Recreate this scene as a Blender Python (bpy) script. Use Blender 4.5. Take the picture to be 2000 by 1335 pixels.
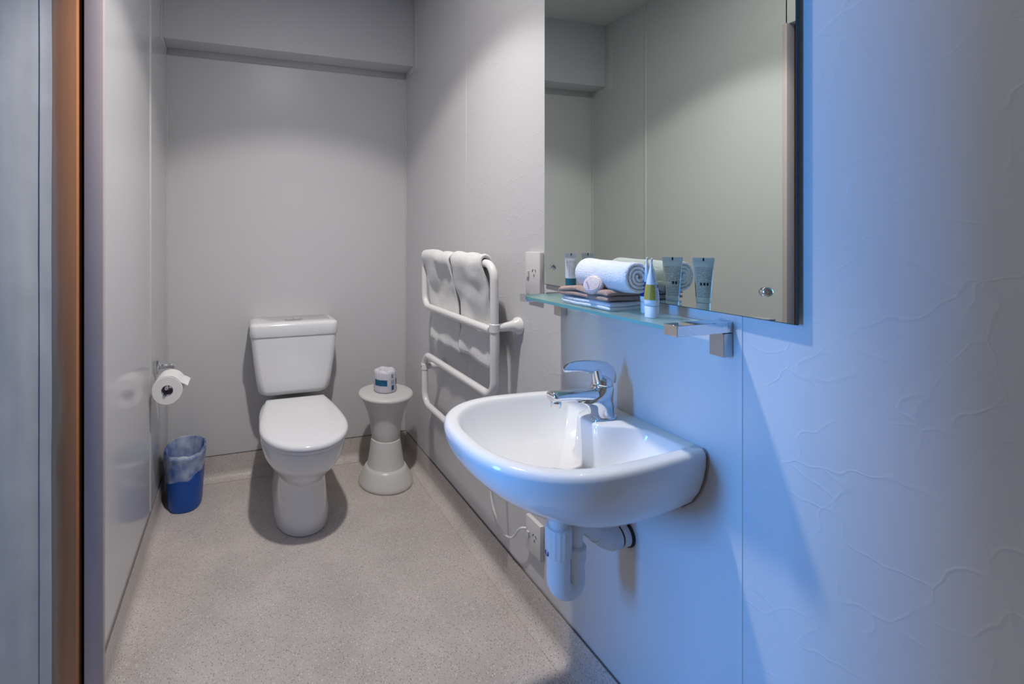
import bpy, bmesh, math, random
from mathutils import Vector, Matrix, noise
random.seed(7)
PI = math.pi
C = bpy.context.scene.collection
scene = bpy.context.scene
for o in list(bpy.data.objects): bpy.data.objects.remove(o)

# ------------------------------------------------------------------ camera, world, lights, exposure
cam = bpy.data.cameras.new('camera'); camo = bpy.data.objects.new('camera', cam); C.objects.link(camo)
cam.sensor_width = 36; cam.lens = 910/2000*36
cam.shift_x = (1000-757)/2000; cam.shift_y = -(667.5-460)/2000
cam.clip_start = 0.02
camo.location = (0, 0, 1.19); camo.rotation_euler = (PI/2, 0, -math.radians(17.39))
scene.camera = camo

world = bpy.data.worlds.new('world'); scene.world = world; world.use_nodes = True
world.node_tree.nodes['Background'].inputs[0].default_value = (.45, .62, 1, 1)
world.node_tree.nodes['Background'].inputs[1].default_value = .3

DAY = bpy.data.lights.new('window_daylight', 'AREA'); DAY.shape = 'RECTANGLE'
DAY.size = .5; DAY.size_y = 1.5; DAY.energy = 138; DAY.color = (.07, .36, 1.0)
dayo = bpy.data.objects.new('window_daylight', DAY); C.objects.link(dayo)
dayo.location = (-3.02, .88, 1.3); dayo.rotation_euler = (PI/2, 0, -PI/2)

LAMP = bpy.data.lights.new('downlight_lamp', 'SPOT'); LAMP.energy = 31; LAMP.color = (1, .955, .935)
LAMP.spot_size = math.radians(97); LAMP.spot_blend = .25; LAMP.shadow_soft_size = .04
lampo = bpy.data.objects.new('downlight_lamp', LAMP); C.objects.link(lampo)
lampo.location = (.264, 1.13, 2.425); lampo.rotation_euler = (math.radians(15), 0, 0)

BEAM = bpy.data.lights.new('downlight_beam', 'SPOT'); BEAM.energy = 50; BEAM.color = (1, .955, .935)
BEAM.spot_size = math.radians(96); BEAM.spot_blend = 1; BEAM.shadow_soft_size = .04
beamo = bpy.data.objects.new('downlight_beam', BEAM); C.objects.link(beamo); beamo.location = (.264, 1.13, 2.426); beamo.rotation_euler = (math.radians(15), 0, 0)
GLOBE = bpy.data.lights.new('downlight_diffuser', 'AREA'); GLOBE.shape = 'DISK'; GLOBE.size = .08; GLOBE.energy = 7; GLOBE.color = (1, .955, .935)
globeo = bpy.data.objects.new('downlight_diffuser', GLOBE); C.objects.link(globeo); globeo.location = (.264, 1.13, 2.438)

vs = scene.view_settings
vs.view_transform = 'Standard'; vs.look = 'None'; vs.gamma = 1; vs.use_curve_mapping = False
vs.exposure = 0.0

# ------------------------------------------------------------------ room numbers
XL, XR, YB, ZC = -.34, .868, 2.43, 2.45
YE = 1.32           # end of the left wall at the doorway
YN = .572           # near side of the doorway
YF = -.9            # wall behind the camera

# ------------------------------------------------------------------ materials
def mat(name, col, rough=.5, metal=0, spec=.5, var=.03, vscale=6, bump=0, bscale=60, coat=0, trans=0, ior=1.45, sheen=0, sss=0, bdist=.002):
    m = bpy.data.materials.new(name); m.use_nodes = True
    nt = m.node_tree; b = nt.nodes['Principled BSDF']
    b.inputs['Roughness'].default_value = rough; b.inputs['Metallic'].default_value = metal
    b.inputs['Specular IOR Level'].default_value = spec; b.inputs['IOR'].default_value = ior
    b.inputs['Coat Weight'].default_value = coat; b.inputs['Coat Roughness'].default_value = .08
    b.inputs['Transmission Weight'].default_value = trans
    b.inputs['Sheen Weight'].default_value = sheen
    b.inputs['Subsurface Weight'].default_value = sss
    tc = nt.nodes.new('ShaderNodeTexCoord'); n = nt.nodes.new('ShaderNodeTexNoise')
    n.inputs['Scale'].default_value = vscale; n.inputs['Detail'].default_value = 4
    nt.links.new(tc.outputs['Object'], n.inputs['Vector'])
    r = nt.nodes.new('ShaderNodeValToRGB'); r.color_ramp.elements[0].position = .3; r.color_ramp.elements[1].position = .7
    r.color_ramp.elements[0].color = (*[c*(1-var) for c in col], 1); r.color_ramp.elements[1].color = (*[min(1, c*(1+var)) for c in col], 1)
    nt.links.new(n.outputs['Fac'], r.inputs['Fac']); nt.links.new(r.outputs['Color'], b.inputs['Base Color'])
    if bump:
        n2 = nt.nodes.new('ShaderNodeTexNoise'); n2.inputs['Scale'].default_value = bscale; n2.inputs['Detail'].default_value = 3
        nt.links.new(tc.outputs['Object'], n2.inputs['Vector'])
        bp = nt.nodes.new('ShaderNodeBump'); bp.inputs['Strength'].default_value = bump; bp.inputs['Distance'].default_value = bdist
        nt.links.new(n2.outputs['Fac'], bp.inputs['Height']); nt.links.new(bp.outputs['Normal'], b.inputs['Normal'])
    return m

def panel_mat(name, col, rough, crinkle, strength=.35):
    """wet-area lining board: satin laminate with fine embossed crease lines"""
    m = mat(name, col, rough, var=.012, vscale=2.0, spec=.5)
    nt = m.node_tree; b = nt.nodes['Principled BSDF']; tc = [n for n in nt.nodes if n.type == 'TEX_COORD'][0]
    nz = nt.nodes.new('ShaderNodeTexNoise'); nz.inputs['Scale'].default_value = 9; nz.inputs['Detail'].default_value = 2
    nt.links.new(tc.outputs['Object'], nz.inputs['Vector'])
    mx = nt.nodes.new('ShaderNodeMix'); mx.data_type = 'VECTOR'; mx.inputs['Factor'].default_value = .16
    nt.links.new(tc.outputs['Object'], mx.inputs['A']); nt.links.new(nz.outputs['Color'], mx.inputs['B'])
    vo = nt.nodes.new('ShaderNodeTexVoronoi'); vo.feature = 'DISTANCE_TO_EDGE'; vo.inputs['Scale'].default_value = crinkle
    nt.links.new(mx.outputs['Result'], vo.inputs['Vector'])
    rp = nt.nodes.new('ShaderNodeValToRGB'); rp.color_ramp.elements[0].color = (1, 1, 1, 1); rp.color_ramp.elements[1].color = (0, 0, 0, 1)
    rp.color_ramp.elements[1].position = .05
    nt.links.new(vo.outputs['Distance'], rp.inputs['Fac'])
    n3 = nt.nodes.new('ShaderNodeTexNoise'); n3.inputs['Scale'].default_value = 7; n3.inputs['Detail'].default_value = 3
    nt.links.new(tc.outputs['Object'], n3.inputs['Vector'])
    r3 = nt.nodes.new('ShaderNodeValToRGB'); r3.color_ramp.elements[0].position = .38; r3.color_ramp.elements[1].position = .56
    nt.links.new(n3.outputs['Fac'], r3.inputs['Fac'])
    mu = nt.nodes.new('ShaderNodeMath'); mu.operation = 'MULTIPLY'
    nt.links.new(rp.outputs['Color'], mu.inputs[0]); nt.links.new(r3.outputs['Color'], mu.inputs[1])
    n4 = nt.nodes.new('ShaderNodeTexNoise'); n4.inputs['Scale'].default_value = 14; n4.inputs['Detail'].default_value = 2
    nt.links.new(tc.outputs['Object'], n4.inputs['Vector'])
    ad = nt.nodes.new('ShaderNodeMath'); ad.operation = 'MULTIPLY_ADD'; ad.inputs[1].default_value = .5
    nt.links.new(n4.outputs['Fac'], ad.inputs[0]); nt.links.new(mu.outputs[0], ad.inputs[2])
    bp = nt.nodes.new('ShaderNodeBump'); bp.inputs['Strength'].default_value = strength; bp.inputs['Distance'].default_value = .0012
    nt.links.new(ad.outputs[0], bp.inputs['Height']); nt.links.new(bp.outputs['Normal'], b.inputs['Normal'])
    return m

def floor_mat():
    m = mat('speckled_vinyl', (.56, .505, .47), .42, var=.10, vscale=5, spec=.4)
    nt = m.node_tree; b = nt.nodes['Principled BSDF']; tc = [n for n in nt.nodes if n.type == 'TEX_COORD'][0]
    base = b.inputs['Base Color'].links[0].from_socket
    out = base
    for sc, thr, col in ((170, .20, (.26, .225, .205)), (120, .17, (.70, .67, .645)), (300, .22, (.36, .325, .305))):
        vo = nt.nodes.new('ShaderNodeTexVoronoi'); vo.inputs['Scale'].default_value = sc
        nt.links.new(tc.outputs['Object'], vo.inputs['Vector'])
        rp = nt.nodes.new('ShaderNodeValToRGB'); rp.color_ramp.elements[0].color = (1, 1, 1, 1); rp.color_ramp.elements[1].color = (0, 0, 0, 1)
        rp.color_ramp.elements[0].position = thr; rp.color_ramp.elements[1].position = thr+.14
        nt.links.new(vo.outputs['Distance'], rp.inputs['Fac'])
        sp = nt.nodes.new('ShaderNodeSeparateColor'); nt.links.new(vo.outputs['Color'], sp.inputs[0])
        gt = nt.nodes.new('ShaderNodeMath'); gt.operation = 'GREATER_THAN'; gt.inputs[1].default_value = .45
        nt.links.new(sp.outputs[0], gt.inputs[0])
        mu = nt.nodes.new('ShaderNodeMath'); mu.operation = 'MULTIPLY'
        nt.links.new(rp.outputs['Color'], mu.inputs[0]); nt.links.new(gt.outputs[0], mu.inputs[1])
        mx = nt.nodes.new('ShaderNodeMix'); mx.data_type = 'RGBA'; mx.inputs['B'].default_value = (*col, 1)
        nt.links.new(mu.outputs[0], mx.inputs['Factor']); nt.links.new(out, mx.inputs['A'])
        out = mx.outputs['Result']
    nt.links.new(out, b.inputs['Base Color'])
    return m

def wood_mat():
    m = mat('stained_timber', (.27, .115, .05), .45, var=.1, vscale=4)
    nt = m.node_tree; b = nt.nodes['Principled BSDF']; tc = [n for n in nt.nodes if n.type == 'TEX_COORD'][0]
    mp = nt.nodes.new('ShaderNodeMapping'); mp.inputs['Scale'].default_value = (90, 90, 3)
    nt.links.new(tc.outputs['Object'], mp.inputs['Vector'])
    n = nt.nodes.new('ShaderNodeTexNoise'); n.inputs['Scale'].default_value = 1; n.inputs['Detail'].default_value = 4
    nt.links.new(mp.outputs[0], n.inputs['Vector'])
    r = nt.nodes.new('ShaderNodeValToRGB'); r.color_ramp.elements[0].color = (.44, .18, .075, 1); r.color_ramp.elements[1].color = (.58, .27, .125, 1)
    nt.links.new(n.outputs['Fac'], r.inputs['Fac']); nt.links.new(r.outputs['Color'], b.inputs['Base Color'])
    return m

def text_mat(name, base, ink, axis, freq, lo, hi, duty=.45, along=60, rough=.35):
    """plastic with rows of small print between lo and hi (object z); axis 2: horizontal rows, 0/1: vertical rows"""
    m = mat(name, base, rough, var=.01)
    nt = m.node_tree; b = nt.nodes['Principled BSDF']; tc = [n for n in nt.nodes if n.type == 'TEX_COORD'][0]
    basec = b.inputs['Base Color'].links[0].from_socket
    sx = nt.nodes.new('ShaderNodeSeparateXYZ'); nt.links.new(tc.outputs['Object'], sx.inputs[0])
    def mth(op, a, bb=None, c=None):
        q = nt.nodes.new('ShaderNodeMath'); q.operation = op
        for i, v in enumerate((a, bb, c)):
            if v is None: continue
            if isinstance(v, (int, float)): q.inputs[i].default_value = v
            else: nt.links.new(v, q.inputs[i])
        return q.outputs[0]
    row = mth('LESS_THAN', mth('FRACT', mth('MULTIPLY', sx.outputs[axis], freq)), duty)
    inz = mth('MULTIPLY', mth('GREATER_THAN', sx.outputs[2], lo), mth('LESS_THAN', sx.outputs[2], hi))
    n = nt.nodes.new('ShaderNodeTexNoise'); n.inputs['Scale'].default_value = along*10
    nt.links.new(tc.outputs['Object'], n.inputs['Vector'])
    gl = mth('GREATER_THAN', n.outputs['Fac'], .44)
    f = mth('MULTIPLY', mth('MULTIPLY', row, inz), mth('MULTIPLY', gl, .75))
    mx = nt.nodes.new('ShaderNodeMix'); mx.data_type = 'RGBA'; mx.inputs['B'].default_value = (*ink, 1)
    nt.links.new(f, mx.inputs['Factor']); nt.links.new(basec, mx.inputs['A']); nt.links.new(mx.outputs['Result'], b.inputs['Base Color'])
    return m

M = {}
M['panel'] = panel_mat('wall_lining_board', (.585, .58, .585), .13, 5.0, .10)
M['panel_back'] = panel_mat('back_lining_board', (.585, .58, .585), .36, 5.0, .10)
M['panel_crinkle'] = panel_mat('crinkle_lining_board', (.585, .58, .585), .36, 13, .26)
M['board'] = mat('backing_board', (.5, .49, .47), .8)
M['joint'] = mat('joint_strip_plastic', (.62, .61, .60), .3)
M['bulk'] = mat('painted_board', (.58, .585, .61), .5, var=.015)
M['paint'] = mat('white_paint', (.59, .585, .58), .6)
M['ceil'] = mat('ceiling_paint', (.6, .6, .6), .8, bump=.05)
M['jamb'] = mat('mauve_grey_paint', (.52, .43, .42), .55)
M['wood'] = wood_mat()
M['floor'] = floor_mat()
M['dark'] = mat('pocket_shade', (.006, .006, .006), .9)
M['cap_gap'] = mat('dark_gap', (.16, .14, .13), .7)  # shade of the gap above the cove, put into the colour
M['silicone'] = mat('aged_silicone', (.33, .27, .24), .6)
M['ceramic'] = mat('white_glazed_ceramic', (.80, .80, .80), .12, coat=.5, var=.008)
M['seatp'] = mat('white_seat_plastic', (.80, .80, .81), .14, var=.008)
M['stool'] = mat('white_moulded_plastic', (.66, .645, .62), .32, var=.02)
M['enamel'] = mat('white_enamel_tube', (.74, .72, .70), .25, coat=.3, var=.015)
M['plastic'] = mat('white_pipe_plastic', (.74, .74, .74), .35, var=.015)
M['socket'] = mat('white_socket_plastic', (.66, .635, .62), .35, var=.01)
M['socketdark'] = mat('socket_slot', (.06, .055, .05), .6)
M['chrome'] = mat('chrome', (.80, .81, .83), .06, metal=1, var=.01)
M['brushed'] = mat('satin_chrome', (.62, .60, .58), .28, metal=1, var=.02)
M['mirror'] = mat('mirror_silvering', (.70, .765, .70), .008, metal=1, var=.003)
M['mirror_edge'] = mat('mirror_edge', (.03, .05, .045), .2)
M['glass'] = mat('frosted_shelf_glass', (.72, .96, .92), .32, trans=.85, ior=1.5, var=.01)
M['glass_edge'] = mat('glass_edge', (.20, .50, .50), .15, trans=.3, ior=1.5)
M['terry'] = mat('white_terry', (.78, .77, .75), .95, bump=1.0, bscale=420, sheen=.3, var=.04, vscale=60, bdist=.003)
M['terryroll'] = mat('bright_white_terry', (.84, .84, .84), .95, bump=1.0, bscale=380, sheen=.3, var=.03, vscale=60, bdist=.003)
M['brown'] = mat('taupe_terry', (.45, .30, .23), .95, bump=1.0, bscale=420, sheen=.3, var=.14, vscale=220, bdist=.003)
M['paper'] = mat('toilet_paper', (.80, .79, .78), .9, bump=.3, bscale=250)
M['paper_core'] = mat('lilac_tinted_card_core', (.34, .31, .42), .8)
M['wrap'] = text_mat('printed_roll_wrapper', (.66, .65, .70), (.42, .38, .48), 0, 220, .004, .10, .4)
M['teal'] = mat('teal_print', (.008, .10, .20), .5, var=.25, vscale=90)
M['tealpale'] = mat('pale_teal_print', (.22, .36, .38), .5, var=.2, vscale=90)
M['inkdark'] = mat('dark_print', (.02, .03, .05), .5)
M['blue'] = mat('blue_bin_plastic', (.006, .085, .42), .38, var=.06)
M['tube_white'] = text_mat('tube_plastic_printed', (.78, .78, .80), (.12, .13, .18), 2, 330, .036, .100)
M['tube_vert'] = text_mat('tube_plastic_vertical_print', (.78, .78, .80), (.10, .10, .13), 0, 260, .058, .098, .4)
M['tube_plain'] = mat('tube_plastic', (.78, .78, .80), .35, var=.01)
M['band_teal'] = mat('teal_band', (.015, .13, .17), .35)
M['band_blue'] = mat('navy_band', (.006, .03, .19), .35)
M['band_yellow'] = mat('mustard_band', (.46, .33, .045), .35)
M['soap'] = text_mat('printed_soap_wrapper', (.76, .66, .61), (.36, .26, .26), 2, 300, -.1, .1, .5, 80)
M['soap_plain'] = mat('pleated_soap_wrapper', (.74, .62, .57), .5, bump=.4, bscale=200)
M['curtain'] = mat('grey_blue_curtain_fabric', (.44, .455, .47), .9, var=.05, vscale=14, bump=.12, bscale=500)
M['cord'] = mat('white_cord', (.76, .75, .74), .4)
M['black'] = mat('black_rubber', (.02, .02, .02), .5)
M['bedfloor'] = mat('bedroom_carpet', (.22, .21, .2), .9)
M['bedwall'] = mat('bedroom_wall', (.42, .42, .43), .8)
M['glow'] = bpy.data.materials.new('lamp_lens'); M['glow'].use_nodes = True
_b = M['glow'].node_tree.nodes['Principled BSDF']; _b.inputs['Emission Color'].default_value = (1, .95, .9, 1); _b.inputs['Emission Strength'].default_value = 22
# thin bin bag: part see-through, part milky
M['bag'] = mat('milky_bin_bag', (.70, .80, .90), .35, var=.1, vscale=30)
nt = M['bag'].node_tree; _p = nt.nodes['Principled BSDF']; _o = [n for n in nt.nodes if n.type == 'OUTPUT_MATERIAL'][0]
_t = nt.nodes.new('ShaderNodeBsdfTransparent'); _m = nt.nodes.new('ShaderNodeMixShader')
_tc = nt.nodes.new('ShaderNodeTexCoord'); _n = nt.nodes.new('ShaderNodeTexNoise'); _n.inputs['Scale'].default_value = 16; _n.inputs['Detail'].default_value = 5
_r = nt.nodes.new('ShaderNodeMapRange'); _r.inputs['From Min'].default_value = .3; _r.inputs['From Max'].default_value = .72; _r.inputs['To Min'].default_value = .10; _r.inputs['To Max'].default_value = .62
nt.links.new(_tc.outputs['Object'], _n.inputs['Vector']); nt.links.new(_n.outputs['Fac'], _r.inputs['Value'])
nt.links.new(_r.outputs[0], _m.inputs[0]); nt.links.new(_t.outputs[0], _m.inputs[1]); nt.links.new(_p.outputs[0], _m.inputs[2]); nt.links.new(_m.outputs[0], _o.inputs[0])

# ------------------------------------------------------------------ mesh helpers (world coordinates)
def box(bm, x0, x1, y0, y1, z0, z1, bev=0, seg=2):
    b2 = bmesh.new(); bmesh.ops.create_cube(b2, size=1)
    for v in b2.verts: v.co = Vector(((x0+x1)/2+v.co.x*(x1-x0), (y0+y1)/2+v.co.y*(y1-y0), (z0+z1)/2+v.co.z*(z1-z0)))
    if bev: bmesh.ops.bevel(b2, geom=b2.edges[:], offset=bev, segments=seg, affect='EDGES', profile=.5)
    merge(bm, b2); return bm
def merge(bm, b2):
    me = bpy.data.meshes.new('tmp'); b2.to_mesh(me); b2.free(); bm.from_mesh(me); bpy.data.meshes.remove(me)
def loft(bm, rings, cap0=True, cap1=True, closed=True):
    vr = [[bm.verts.new(p) for p in r] for r in rings]; n = len(vr[0])
    for a, b in zip(vr, vr[1:]):
        for i in range(n if closed else n-1):
            j = (i+1) % n; bm.faces.new((a[i], a[j], b[j], b[i]))
    if cap0: bm.faces.new(vr[0][::-1])
    if cap1: bm.faces.new(vr[-1])
    return bm
def lathe(bm, c, prof, n=48, axis='Z'):
    """prof: list of (r, h) along the axis"""
    rings = []
    for r, h in prof:
        ring = []
        for i in range(n):
            a = 2*PI*i/n; p = (r*math.cos(a), r*math.sin(a), h)
            if axis == 'X': p = (p[2], p[0], p[1])
            if axis == 'Y': p = (p[1], p[2], p[0])
            ring.append(Vector(c)+Vector(p))
        rings.append(ring)
    return loft(bm, rings)
def fillet(pts, r, n=8):
    out = [Vector(pts[0])]
    for i in range(1, len(pts)-1):
        p0, p, p1 = Vector(pts[i-1]), Vector(pts[i]), Vector(pts[i+1])
        d0, d1 = (p0-p), (p1-p); rr = min(r, d0.length*.49, d1.length*.49)
        a, b = p+d0.normalized()*rr, p+d1.normalized()*rr
        ang = d0.angle(d1)
        for k in range(n+1):
            t = k/n; out.append((1-t)**2*a+2*t*(1-t)*p*1+t*t*b if False else arc(a, p, b, t))
    out.append(Vector(pts[-1])); return out
def arc(a, p, b, t):
    # circular-looking blend (rational quadratic)
    w = math.sin(((a-p).angle(b-p))/2)
    den = (1-t)**2+2*w*t*(1-t)+t*t
    return ((1-t)**2*a+2*w*t*(1-t)*p+t*t*b)/den
def tube(bm, pts, r, n=16, caps=True, flat=None):
    """r: radius or list of radii; flat: (sx, sy) squash"""
    P = [Vector(p) for p in pts]; rings = []
    T = [(P[min(i+1, len(P)-1)]-P[max(i-1, 0)]).normalized() for i in range(len(P))]
    u = Vector((0, 0, 1)) if abs(T[0].z) < .9 else Vector((0, 1, 0))
    for i, p in enumerate(P):
        t = T[i]; u = (u-t*u.dot(t)).normalized(); w = t.cross(u)
        rr = r[i] if isinstance(r, (list, tuple)) else r
        if isinstance(rr, (list, tuple)): ru, rw = rr
        else: ru = rw = rr
        rings.append([p+u*ru*math.cos(2*PI*k/n)+w*rw*math.sin(2*PI*k/n) for k in range(n)])
    return loft(bm, rings, caps, caps)
def rrect(cx, cy, hx, hy, r, z, n=6):
    pts = []
    for sx, sy, a0 in ((1, 1, 0), (-1, 1, PI/2), (-1, -1, PI), (1, -1, 1.5*PI)):
        for k in range(n+1):
            a = a0+PI/2*k/n; pts.append(Vector((cx+sx*(hx-r)+r*math.cos(a), cy+sy*(hy-r)+r*math.sin(a), z)))
    return pts
def sheet(bm, path, t, y0, y1, ny=10, wob=0, edge=.5, seed=0, ends=True):
    """soft folded fabric: path of (x,z) in cross-section, thickness t, extruded along y with rounded edges"""
    P = [Vector((p[0], 0, p[1])) for p in path]; n = len(P); rows = []
    L = abs(y1-y0); ys = [0, t*.12/L, t*.45/L]+[t/L+(1-2*t/L)*k/ny for k in range(ny+1)]+[1-t*.45/L, 1-t*.12/L, 1]
    for yy in ys:
        dd = min(yy, 1-yy)*L; q = min(1, dd/t); th = t*(.25+.75*math.sqrt(max(0, 1-(1-q)**2)))
        up, dn = [], []
        for i, p in enumerate(P):
            tg = (P[min(i+1, n-1)]-P[max(i-1, 0)]).normalized(); nr = Vector((-tg.z, 0, tg.x))
            e = min(i, n-1-i)/max(1, n-1)
            th2 = th*(.55 if (ends and (i == 0 or i == n-1)) else 1)
            y = y0+(y1-y0)*yy
            wv = Vector((noise.noise((p.x*14+seed, y*14, p.z*14)), noise.noise((p.x*14, y*14+seed+9, p.z*14)), noise.noise((p.x*14+3, y*14+seed, p.z*14+5))))*wob
            base = Vector((p.x, y, p.z))+wv
            up.append(base+nr*th2/2); dn.append(base-nr*th2/2)
        rows.append(up+dn[::-1])
    return loft(bm, rows)
def mk(name, bm, m, parent=None, loc=None, smooth=True, ang=40):
    bmesh.ops.recalc_face_normals(bm, faces=bm.faces[:])
    me = bpy.data.meshes.new(name); bm.to_mesh(me); bm.free()
    if smooth:
        for p in me.polygons: p.use_smooth = True
        me.set_sharp_from_angle(angle=math.radians(ang))
    o = bpy.data.objects.new(name, me); C.objects.link(o)
    me.materials.append(M[m] if isinstance(m, str) else m)
    if parent is not None:
        r = parent
        while r.parent is not None: r = r.parent
        me.transform(Matrix.Translation(-r.location)); o.parent = parent
    elif loc is not None:
        me.transform(Matrix.Translation(-Vector(loc))); o.location = loc
    return o
def tag(o, label, cat, group=None):
    o['label'] = label; o['category'] = cat
    if group: o['group'] = group
    return o
def thing(name, label, cat, loc, group=None):
    o = bpy.data.objects.new(name, None); C.objects.link(o); o.location = loc; o.empty_display_size = .05
    return tag(o, label, cat, group)
def struct(name, bm, m, parent=None, **k):
    o = mk(name, bm, m, parent, **k)
    if parent is None: o['kind'] = 'structure'
    return o
B = bmesh.new

# ------------------------------------------------------------------ the room
struct('floor', box(B(), -.46, XR+.1, YF, YB+.1, -.05, 0), 'floor')
struct('ceiling', box(B(), -.46, XR+.1, YF, YB+.1, ZC, ZC+.06), 'ceil')

def wall_panels(wall, spans, m, mk_box, joint_box):
    for a, b in spans: mk('wall_panel', mk_box(a, b), m, wall, smooth=False)
    for (a, b), (c, d) in zip(spans, spans[1:]): mk('joint_strip', joint_box((b+c)/2), 'joint', wall)

wr = struct('wall_right', box(B(), XR+.008, XR+.1, YF, YB+.1, 0, ZC), 'board', smooth=False)
wall_panels(wr, [(YF, .6165), (.6215, 1.7055), (1.7085, YB)], 'panel_crinkle',
            lambda a, b: box(B(), XR, XR+.008, a, b, .108, ZC),
            lambda y: box(B(), XR-.0012, XR+.003, y-.0045, y+.0045, .108, ZC, .0005, 1) if y < 1 else box(B(), XR-.0006, XR+.003, y-.003, y+.003, .108, ZC, .0003, 1))
wl = struct('wall_left', box(B(), -.369, XL-.008, YE+.01, YB, 0, ZC), 'board', smooth=False)
wall_panels(wl, [(YE, 2.012), (2.018, YB)], 'panel',
            lambda a, b: box(B(), XL-.008, XL, a, b, .108, ZC),
            lambda y: box(B(), XL-.003, XL+.003, y-.006, y+.006, .108, ZC, .001, 2))
wb = struct('wall_back', box(B(), XL-.12, XR+.008, YB+.008, YB+.1, 0, ZC), 'board', smooth=False)
mk('wall_panel', box(B(), XL, XR, YB, YB+.008, .108, ZC), 'panel_back', wb, smooth=False)
# corner beads
mk('corner_bead', box(B(), XR-.004, XR, YB-.010, YB, .108, 2.04, .001), 'joint', wb)
mk('corner_bead', box(B(), XL, XL+.004, YB-.014, YB, .108, 2.04, .001), 'joint', wb)
struct('wall_front', box(B(), -.46, XR+.008, YF-.1, YF, 0, ZC), 'paint', smooth=False)
# left wall on the near side of the doorway and the header over it
struct('wall_left_near', box(B(), -.448, XL, YF, YN, 0, ZC), 'paint', smooth=False)
struct('wall_left_header', box(B(), -.448, XL, YN, YE+.004, 2.03, ZC), 'paint', smooth=False)
# the outer leaf of the sliding door pocket, black to paint in its shade
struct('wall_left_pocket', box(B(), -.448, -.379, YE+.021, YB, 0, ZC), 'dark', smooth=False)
# end cap of the wall at the doorway, and the timber jamb beyond the door slot
struct('trim_1', box(B(), -.369, -.327, YE-.008, YE+.0095, 0, 2.03, .002), 'jamb')
struct('trim_2', box(B(), -.436, -.3802, YE-.02, YE+.02, 0, 2.03, .003), 'wood')

# bulkhead at the back with its cover strips
bt = struct('trim_3', box(B(), XL, XR, 2.312, YB, 2.085, ZC), 'bulk', smooth=False)
for xa, xb in ((XR-.0025, XR), (XL, XL+.0025)):
    mk('cover_strip', box(B(), xa, xb, 2.255, 2.3115, 2.055, ZC, .001), 'paint', bt)
    mk('cover_strip', box(B(), xa, xb, 2.312, YB-.012, 2.055, 2.0845, .001), 'paint', bt)
mk('cover_strip', box(B(), XL+.003, XR-.003, 2.4275, 2.4298, 2.055, 2.0845, .0008), 'paint', bt)

# coved vinyl skirting turned up from the floor
def cove(name, p0, p1, nrm):
    prof = [(0.0005, .112), (.0045, .112), (.005, .10), (.005, .04)]
    for k in range(1, 8):
        a = PI/2*k/8; prof.append((.005+.034*(1-math.cos(a)), .040-.037*math.sin(a)))
    prof += [(.040, .0025), (.046, .001), (.0005, .001)]
    rings = []
    for p in (p0, p1): rings.append([Vector((p[0]+nrm[0]*d, p[1]+nrm[1]*d, z)) for d, z in prof])
    o = struct(name, loft(B(), rings), 'floor', ang=60)
    a, b = Vector((*p0, 0)), Vector((*p1, 0)); n = Vector((*nrm, 0))
    r2 = [[q+n*d+Vector((0, 0, z)) for d, z in ((.0003, .1125), (.0042, .1125), (.0042, .1155), (.0003, .1155))] for q in (a, b)]
    mk('cap_gap_line', loft(B(), r2), 'cap_gap', o, smooth=False)  # dark strip drawn for the shaded gap along the cove's top
cove('baseboard_right', (XR, YF), (XR, YB), (-1, 0))
cove('baseboard_left', (XL, YE+.0015), (XL, YB), (1, 0))
cove('baseboard_back', (XL, YB), (XR, YB), (0, -1))

# the bedroom beyond the doorway, which has the window
struct('floor_bedroom', box(B(), -3.0, -.46, -1.2, 2.6, -.05, -.002), 'bedfloor', smooth=False)
struct('ceiling_bedroom', box(B(), -3.0, -.46, -1.2, 2.6, ZC, ZC+.05), 'bedwall', smooth=False)
wbm = B()
box(wbm, -3.0, -2.9, -1.2, .60, 0, ZC); box(wbm, -3.0, -2.9, 1.16, 2.6, 0, ZC)
box(wbm, -3.0, -2.9, .60, 1.16, 0, .5); box(wbm, -3.0, -2.9, .60, 1.16, 2.1, ZC)
struct('wall_bedroom', wbm, 'bedwall', smooth=False)
struct('wall_bedroom_back', box(B(), -2.9, -.4485, 2.43, 2.6, 0, ZC), 'bedwall', smooth=False)
struct('wall_bedroom_front', box(B(), -2.9, -.4485, -1.2, -1.1, 0, ZC), 'bedwall', smooth=False)
fr = B()
box(fr, -2.96, -2.92, .60, .625, .5, 2.1); box(fr, -2.96, -2.92, 1.135, 1.16, .5, 2.1)
box(fr, -2.96, -2.92, .625, 1.135, .5, .53); box(fr, -2.96, -2.92, .625, 1.135, 2.07, 2.1)
struct('window_1', fr, 'paint', smooth=False)

# ------------------------------------------------------------------ downlight
t = thing('downlight', 'round white recessed downlight in the bathroom ceiling', 'light', (.264, 1.13, ZC))
lathe_prof = [(.040, ZC-.001), (.058, ZC-.001), (.060, ZC-.006), (.056, ZC-.010), (.042, ZC-.006)]
bm = B(); loft(bm, [[Vector((.264+r*math.cos(2*PI*i/40), 1.13+r*math.sin(2*PI*i/40), z)) for i in range(40)] for r, z in lathe_prof], False, False)
mk('trim_ring', bm, 'paint', t)
mk('lens', lathe(B(), (.264, 1.13, ZC-.004), [(.041, 0), (.041, .003)], 40), 'glow', t)

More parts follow.
